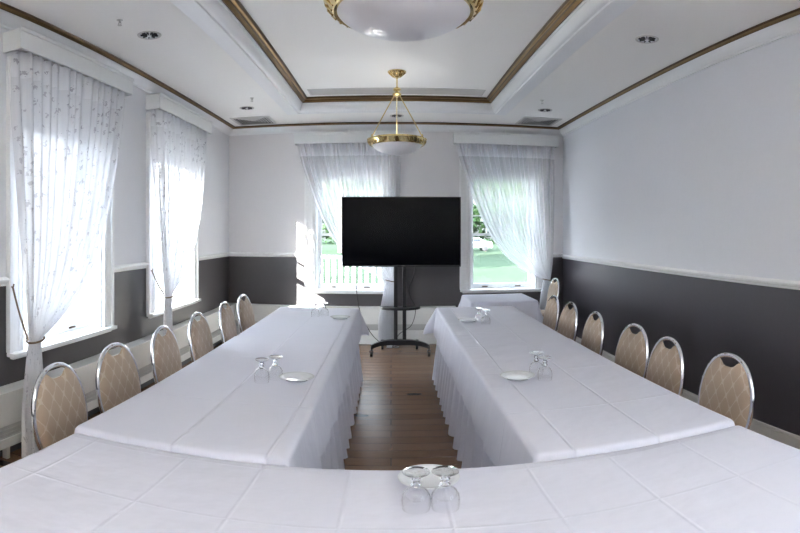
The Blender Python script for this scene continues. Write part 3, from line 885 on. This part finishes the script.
left_y = [1.87, 2.37, 2.98, 3.575, 4.23, 4.77]
left_l = ['chrome hoop back chair nearest the viewer on the window side',
          'second chair from the viewer on the window side, beige lattice back',
          'third chair from the viewer on the window side',
          'fourth chair from the viewer on the window side',
          'second to last chair from the end wall on the window side',
          'chair closest to the end wall on the window side']
right = [(1.525, 2.00), (1.487, 2.53), (1.515, 2.98), (1.485, 3.59), (1.495, 4.16), (1.50, 4.65), (2.09, 6.42)]
right_l = ['chair nearest the viewer on the dark wall side, widest beige back',
           'second chair from the viewer on the dark wall side',
           'third chair from the viewer on the dark wall side',
           'fourth chair from the viewer on the dark wall side',
           'fifth chair from the viewer on the dark wall side',
           'sixth chair from the viewer on the dark wall side, at the table end',
           'spare chair standing alone in the corner by the dark wall, behind the table end']
OFF = .282
rot = [2, -2, 1, -1, 2, -3]
for i, y in enumerate(left_y):
    o = chair0 if i == 0 else copy_tree(chair0)
    o.location = (-1.395 + OFF, y, 0); o.rotation_euler = (0, 0, rad(rot[i]))
    tag(o, left_l[i], 'chair', 'chairs along the left table')
rot = [2, -2, 3, -2, 1, -1, 0]
for i, (x, y) in enumerate(right):
    o = copy_tree(chair0); o.location = (x - OFF, y, 0); o.rotation_euler = (0, 0, PI + rad(rot[i]))
    tag(o, right_l[i], 'chair', 'chairs along the right table')

# ------------------------------------------------------------------ television and stand
tv = empty('television', (.122, 6.17, 1.083))
b = MB(); b.box(-.705, 0, 0, .705, .028, .828); b.box(-.42, .028, .10, .42, .06, .62); b.build('housing', M['black'], tv, smooth=0, bevel=.004)
b = MB(); b.box(-.695, -.0025, .018, .695, .0005, .819); b.build('screen', M['screen'], tv, smooth=0)
b = MB()
for (x0, z0, x1, z1) in ((-.705, 0, .705, .016), (-.705, .820, .705, .828), (-.705, .016, -.697, .820), (.697, .016, .705, .820)): b.box(x0, -.005, z0, x1, .001, z1)
b.build('bezel', M['black'], tv, smooth=0)
tag(tv, 'large black flat screen television switched off on a wheeled stand', 'television')

st = empty('television_stand', (.108, 6.30, 0))
for sx in (-1, 1):
    b = MB(); b.box(sx * .052 - .022, -.025, .15, sx * .052 + .022, .025, 1.60); b.build('column', M['black'], st, bevel=.004)
b = MB(); P = []
n = 24                       # arched cross beam with forward arms
for k in range(n + 1):
    x = -.345 + .69 * k / n; q = abs(x) / .345
    zt = .185 - .045 * q ** 3; yf = -.06 - .10 * q ** 3
    for (dy, dz) in ((0, 0), (.10 - .04 * q, 0), (.10 - .04 * q, -.065 + .015 * q), (0, -.065 + .015 * q)): P.append((x, yf + dy, zt + dz))
fs = []
for k in range(n):
    for m_ in range(4): fs.append((k * 4 + m_, k * 4 + (m_ + 1) % 4, (k + 1) * 4 + (m_ + 1) % 4, (k + 1) * 4 + m_))
fs += [(3, 2, 1, 0), tuple(n * 4 + i for i in range(4))]
b.add(P, fs); b.build('base_beam', M['black'], st, bevel=.005)
for sx in (-1, 1):
    b = MB(); b.tube([(sx * .10, -.01, .145), (sx * .17, .12, .13), (sx * .22, .24, .115)], .020, 8); b.build('rear_arm', M['black'], st)
b = MB(); P = []
for z in (.56, .588):
    P += [(-.245, .06, z), (.245, .06, z)]
    for k in range(13):
        a = PI * k / 12; P.append((.245 * cos(a), .04 - .17 * sin(a), z))
n = len(P) // 2
b.add(P, [tuple(range(1, n)) + (0,), tuple(reversed([i + n for i in range(1, n)] + [n]))] )
ring = [0] + [n - 1 - k for k in range(0, n - 2)] + [1]
for a_, b_ in zip(ring, ring[1:] + ring[:1]): b.f.append((a_, b_, b_ + n, a_ + n))
b.build('shelf', M['black'], st, smooth=0)
b = MB(); b.box(-.20, -.067, 1.35, .20, -.027, 1.40); b.box(-.20, -.067, 1.60, .20, -.027, 1.64); b.box(-.16, -.068, 1.25, -.13, -.03, 1.75); b.box(.13, -.068, 1.25, .16, -.03, 1.75); b.build('mount_bracket', M['black'], st, smooth=0)
for (cx, cy, zt) in ((-.338, -.155, .13), (.338, -.155, .13), (-.215, .24, .11), (.215, .24, .11)):
    c = MB(); c.tube([(cx, cy, zt), (cx, cy, .075)], .009, 8); c.box(cx - .021, cy - .02, .055, cx - .016, cy + .02, .085); c.box(cx + .016, cy - .02, .055, cx + .021, cy + .02, .085); c.box(cx - .021, cy - .018, .075, cx + .021, cy + .018, .083)
    ca = c.build('caster', M['black'], st, smooth=20)
    w = MB(); w.tube([(cx - .014, cy + .008, .030), (cx + .014, cy + .008, .030)], .030, 20); w.build('wheel', M['rubber'], ca)
tag(st, 'black two column television stand with small shelf on four casters', 'television stand')

def bez(p, n=40):
    p = [Vector(q) for q in p]; out = []
    for i in range(len(p) - 1):
        a = p[max(0, i - 1)]; b_ = p[i]; c = p[i + 1]; d = p[min(len(p) - 1, i + 2)]
        for k in range(n // (len(p) - 1) + 1):
            t = k / (n // (len(p) - 1) + 1)
            out.append(.5 * ((2 * b_) + (c - a) * t + (2 * a - 5 * b_ + 4 * c - d) * t * t + (-a + 3 * b_ - 3 * c + d) * t ** 3))
    out.append(p[-1]); return out
b = MB(); b.tube(bez([(-.42, 6.23, 1.14), (-.425, 6.30, .98), (-.42, 6.4, .75), (-.38, 6.5, .48), (-.27, 6.55, .24), (-.16, 6.6, .10), (-.06, 6.62, .045)]), .0045, 8)
tag(b.build('power_cable', M['rubber']), 'thin black cable hanging from the television towards the floor by the left table end', 'cable')
b = MB(); b.tube(bez([(.30, 6.24, 1.12), (.27, 6.32, .95), (.22, 6.35, .82), (.235, 6.38, .70), (.30, 6.40, .55), (.25, 6.42, .34), (.10, 6.45, .22), (.02, 6.5, .05)]), .004, 8)
tag(b.build('signal_cable', M['rubber']), 'thin black cable looping down beside the stand columns', 'cable')
r = empty('power_adapter', (-.02, 6.66, 0)); b = MB(); b.box(-.035, -.02, 0, .035, .02, .035); b.build('adapter_body', M['china'], r, smooth=0, bevel=.004)
b = MB(); b.tube(bez([(.035, 0, .02), (.08, -.03, .012), (.12, .02, .01), (.06, .07, .01), (-.04, .10, .02)]), .003, 6); b.build('lead', M['china'], r)
tag(r, 'small white power adapter on the floor behind the television stand', 'power adapter')

# ------------------------------------------------------------------ outside
GZ = -.6
b = MB(); b.add([(-3.2, YB + WT + .02, GZ), (90, YB + WT + .02, GZ), (90, 150, GZ), (-45, 150, GZ), (-3.2, YB + WT + .02, GZ - .2), (90, YB + WT + .02, GZ - .2), (90, 150, GZ - .2), (-45, 150, GZ - .2)], [(0, 1, 2, 3), (7, 6, 5, 4), (0, 4, 5, 1), (1, 5, 6, 2), (2, 6, 7, 3), (3, 7, 4, 0)]); struct(b.build('ground_lawn', M['lawn'], smooth=0))
b = MB(); b.box(-60, -60, GZ - .2, XL - WT - .02, YB + WT + .02, GZ); b.box(XL - WT - .02, -60, GZ - .2, 60, YF - WT - .02, GZ); b.box(XR + WT + .02, YF - WT - .02, GZ - .2, 60, YB + WT + .02, GZ); b.add([(-120, YB + WT + .02, GZ), (-3.2, YB + WT + .02, GZ), (-45, 150, GZ), (-120, 150, GZ), (-120, YB + WT + .02, GZ - .2), (-3.2, YB + WT + .02, GZ - .2), (-45, 150, GZ - .2), (-120, 150, GZ - .2)], [(0, 1, 2, 3), (7, 6, 5, 4), (0, 4, 5, 1), (1, 5, 6, 2), (2, 6, 7, 3), (3, 7, 4, 0)])
struct(b.build('ground_paving', M['pave'], smooth=0))
b = MB(); b.box(-3.7, YF - 2, GZ, XL - WT - .01, 2.3, 3.3); struct(b.build('wall_sun_block', M['white'], smooth=0))  # unseen block added to keep the sun out of the nearest left window
b = MB(); b.box(-4.5, YB + WT + .02, GZ, .75, 10.05, -.06); struct(b.build('ground_porch', M['pave'], smooth=0))
fr = empty('porch_railing', (-1.9, 9.95, -.06))
for x in (-2.5, 0, 2.5):
    b = MB(); b.box(x - .045, -.045, 0, x + .045, .045, 1.14); b.box(x - .06, -.06, 1.14, x + .06, .06, 1.17); b.build('post', M['white'], fr, smooth=0)
b = MB(); b.box(-2.5, -.035, 1.06, 2.5, .035, 1.10); b.build('top_rail', M['white'], fr, smooth=0)
b = MB(); b.box(-2.5, -.025, .10, 2.5, .025, .15); b.build('bottom_rail', M['white'], fr, smooth=0)
for k in range(40):
    x = -2.5 + .125 * (k + .5)
    b = MB(); b.box(x - .03, -.011, .15, x + .03, .011, 1.06); b.build('picket', M['white'], fr, smooth=0)
tag(fr, 'white picket railing outside the window behind the television', 'railing')

def make_tree(seed, h, rad_, mat, loc, label, leaf=.30, n=2600):
    rnd = random.Random(seed)
    r = empty('leafy_tree', loc)
    b = MB(); b.tube([(0, 0, 0), (.1, 0, h * .2), (0, .1, h * .42), (.15, 0, h * .7)], .2, 10, rs=[.32, .24, .17, .07])
    tips = []
    for k in range(11):
        a = rnd.random() * 2 * PI; z0 = h * (.28 + .035 * k); L = rad_ * (.55 + .35 * rnd.random())
        p = (L * cos(a), L * sin(a), z0 + h * (.10 + .14 * rnd.random())); tips.append(p)
        b.tube([(0, 0, z0), (p[0] * .5, p[1] * .5, (z0 + p[2]) / 2 - .1), p], .05, 6, rs=[.10, .06, .02])
    b.build('trunk', M['bark'], r)
    cl = [(Vector(p), rad_ * (.38 + .2 * rnd.random())) for p in tips] + [(Vector((rnd.uniform(-.4, .4) * rad_, rnd.uniform(-.4, .4) * rad_, h * rnd.uniform(.5, .92))), rad_ * .45) for _ in range(8)]
    c = MB()
    for k in range(n):
        p, R = rnd.choice(cl)
        d = Vector((rnd.gauss(0, 1), rnd.gauss(0, 1), rnd.gauss(0, .8))).normalized() * R * rnd.random() ** .4
        q = p + d; u = Vector((rnd.gauss(0, 1), rnd.gauss(0, 1), rnd.gauss(0, 1))).normalized(); w = u.cross(Vector((rnd.random(), rnd.random(), 1))).normalized()
        s = leaf * rnd.uniform(.6, 1.3)
        c.add([q - u * s, q + w * s * .45, q + u * s, q - w * s * .45], [(0, 1, 2, 3)])
    c.build('foliage', mat, r, smooth=0)
    tag(r, label, 'tree', 'trees beyond the lawn')
trees = [(1, 11, 4.5, 'leaf', (5.2, 46, GZ), 'leafy tree seen beyond the lawn through the window over the small table'),
         (2, 12, 5.0, 'leaf2', (17, 62, GZ), 'yellow green tree behind the nearer one, through the window over the small table'),
         (3, 12, 5.0, 'leaf', (-5, 52, GZ), 'leafy tree seen beyond the lawn through the window behind the television'),
         (4, 13, 5.5, 'leaf2', (2, 70, GZ), 'tall tree far beyond the lawn between the two end windows'),
         (5, 11, 3.3, 'leaf', (-5.5, 19, GZ), 'nearest tree on the lawn, left of the porch railing, casting the lawn shadows'),
         (6, 13, 4.2, 'leaf', (-9, 30, GZ), 'tree on the lawn behind the nearest one')]
for s_, h_, r_, m_, l_, lab in trees: make_tree(s_, h_, r_, M[m_], l_, lab, *((.42, 6500) if s_ == 5 else ()))
# distant hedge line
c = MB(); rnd = random.Random(20)
for k in range(9000):
    q = Vector((rnd.uniform(-24, 45), rnd.uniform(84, 90), GZ + rnd.random() ** .7 * 6.5)); u = Vector((rnd.gauss(0, 1), rnd.gauss(0, 1), rnd.gauss(0, 1))).normalized(); w = u.cross(Vector((.3, .2, 1))).normalized(); s = rnd.uniform(.3, .7)
    c.add([q - u * s, q + w * s * .6, q + u * s, q - w * s * .6], [(0, 1, 2, 3)])
tag(c.build('tree_line', M['leaf'], smooth=0), 'dense line of trees at the far end of the lawn', 'trees', kind='stuff')
# parked car far beyond the lawn
car = empty('parked_car', (8.6, 56, GZ))
prof = [(-2.2, .35), (-2.2, .75), (-1.9, .92), (-1.1, 1.0), (-.5, 1.42), (.7, 1.45), (1.45, 1.05), (2.15, .98), (2.25, .6), (2.25, .35)]
b = MB(); P = [(x, y, z) for y in (-.85, .85) for x, z in prof]; n = len(prof)
b.add(P, [tuple(range(n)), tuple(reversed(range(n, 2 * n)))] + [(i, (i + 1) % n, (i + 1) % n + n, i + n) for i in range(n)])
b.build('body', M['carpaint'], car, smooth=0, bevel=.08)
b = MB(); b.box(-.75, -.87, 1.03, .95, .87, 1.34); b.build('side_window', M['carglass'], car, smooth=0)
for x in (-1.35, 1.4):
    for y in (-.8, .8):
        w = MB(); w.tube([(x, y - .1, .33), (x, y + .1, .33)], .33, 18); w.build('wheel', M['rubber'], car)
tag(car, 'white car parked beyond the lawn, seen under the trees', 'car')

# ------------------------------------------------------------------ light
SKY = (.17, 6.5, 2.2)
w = bpy.data.worlds.new('World'); S.world = w; w.use_nodes = True
nt = w.node_tree; nt.nodes.clear()
out = nt.nodes.new('ShaderNodeOutputWorld'); bg = nt.nodes.new('ShaderNodeBackground')
tc = nt.nodes.new('ShaderNodeTexCoord'); sp = nt.nodes.new('ShaderNodeSeparateXYZ'); nt.links.new(tc.outputs['Generated'], sp.inputs[0])
# clear sky: glow around the low sun, bright zenith, dim opposite horizon
dt = nt.nodes.new('ShaderNodeVectorMath'); dt.operation = 'DOT_PRODUCT'; nt.links.new(tc.outputs['Generated'], dt.inputs[0]); dt.inputs[1].default_value = (-.527, -.798, .292)
g = math_n(nt, 'POWER', math_n(nt, 'MULTIPLY_ADD', dt.outputs['Value'], .5, .5), 2.5)
zz = math_n(nt, 'MAXIMUM', sp.outputs[2], 0)
Ls = math_n(nt, 'ADD', math_n(nt, 'MULTIPLY_ADD', g, SKY[1], SKY[0]), math_n(nt, 'MULTIPLY', zz, SKY[2]))
mx = nt.nodes.new('ShaderNodeMix'); mx.data_type = 'RGBA'; nt.links.new(zz, mx.inputs[0])
mx.inputs[6].default_value = (.90, .945, 1, 1); mx.inputs[7].default_value = (.70, .82, 1, 1)
nt.links.new(mx.outputs[2], bg.inputs[0]); nt.links.new(Ls, bg.inputs[1])
nt.links.new(bg.outputs[0], out.inputs[0])
sd = bpy.data.lights.new('sun', 'SUN'); sd.energy = 20.0; sd.angle = rad(.5); sd.color = (1, .97, .92)
so = bpy.data.objects.new('sun', sd); link(so)
dirv = Vector((.551, .8345, -math.tan(rad(17)))).normalized()
so.rotation_euler = dirv.to_track_quat('-Z', 'Y').to_euler(); so.location = (-20, -20, 20)
# sky portals in the window openings (sampling aid: they give off no light of their own)
def portal(loc, rot, sx, sy):
    l = bpy.data.lights.new('window_portal', 'AREA'); l.shape = 'RECTANGLE'; l.size = sx; l.size_y = sy; l.cycles.is_portal = True
    o = bpy.data.objects.new('window_portal', l); o.location = loc; o.rotation_euler = rot; link(o)
for c, h in LW + LWX: portal((XL - WT - .01, c, (WZ0 + WZ1) / 2), (0, -PI / 2, 0), WZ1 - WZ0, 2 * h)
for c, h in BW: portal((c, YB + WT + .01, (WZ0 + WZ1) / 2), (-PI / 2, 0, 0), 2 * h, WZ1 - WZ0)
for c, h in RW_FILL: portal((XR + WT + .01, c, (WZ0 + WZ1) / 2), (0, PI / 2, 0), WZ1 - WZ0, 2 * h)

# ------------------------------------------------------------------ camera: crop of a 360 degree panorama, 524 px per radian
cd = bpy.data.cameras.new('camera'); co = bpy.data.objects.new('camera', cd); link(co)
co.location = (0, 0, 1.5); co.rotation_euler = (PI / 2, 0, -rad(.98))
F = 524.0
cd.type = 'PANO'
cd.panorama_type = 'EQUIRECTANGULAR'
cd.longitude_min = -400 / F; cd.longitude_max = 400 / F
cd.latitude_max = 231.5 / F; cd.latitude_min = -(533 - 231.5) / F
cd.clip_start = .05; cd.clip_end = 400
cd.lens = 19.6; cd.sensor_width = 36
S.camera = co

S.view_settings.view_transform = 'Standard'; S.view_settings.look = 'None'; S.view_settings.gamma = 1.0
S.view_settings.exposure = 2.72
S.view_settings.use_curve_mapping = False
S.cycles.use_denoising = True
try: S.cycles.denoiser = 'OPENIMAGEDENOISE'
except Exception: pass
S.cycles.max_bounces = 12; S.cycles.diffuse_bounces = 7; S.cycles.transparent_max_bounces = 24; S.cycles.glossy_bounces = 4
S.cycles.sample_clamp_indirect = 8
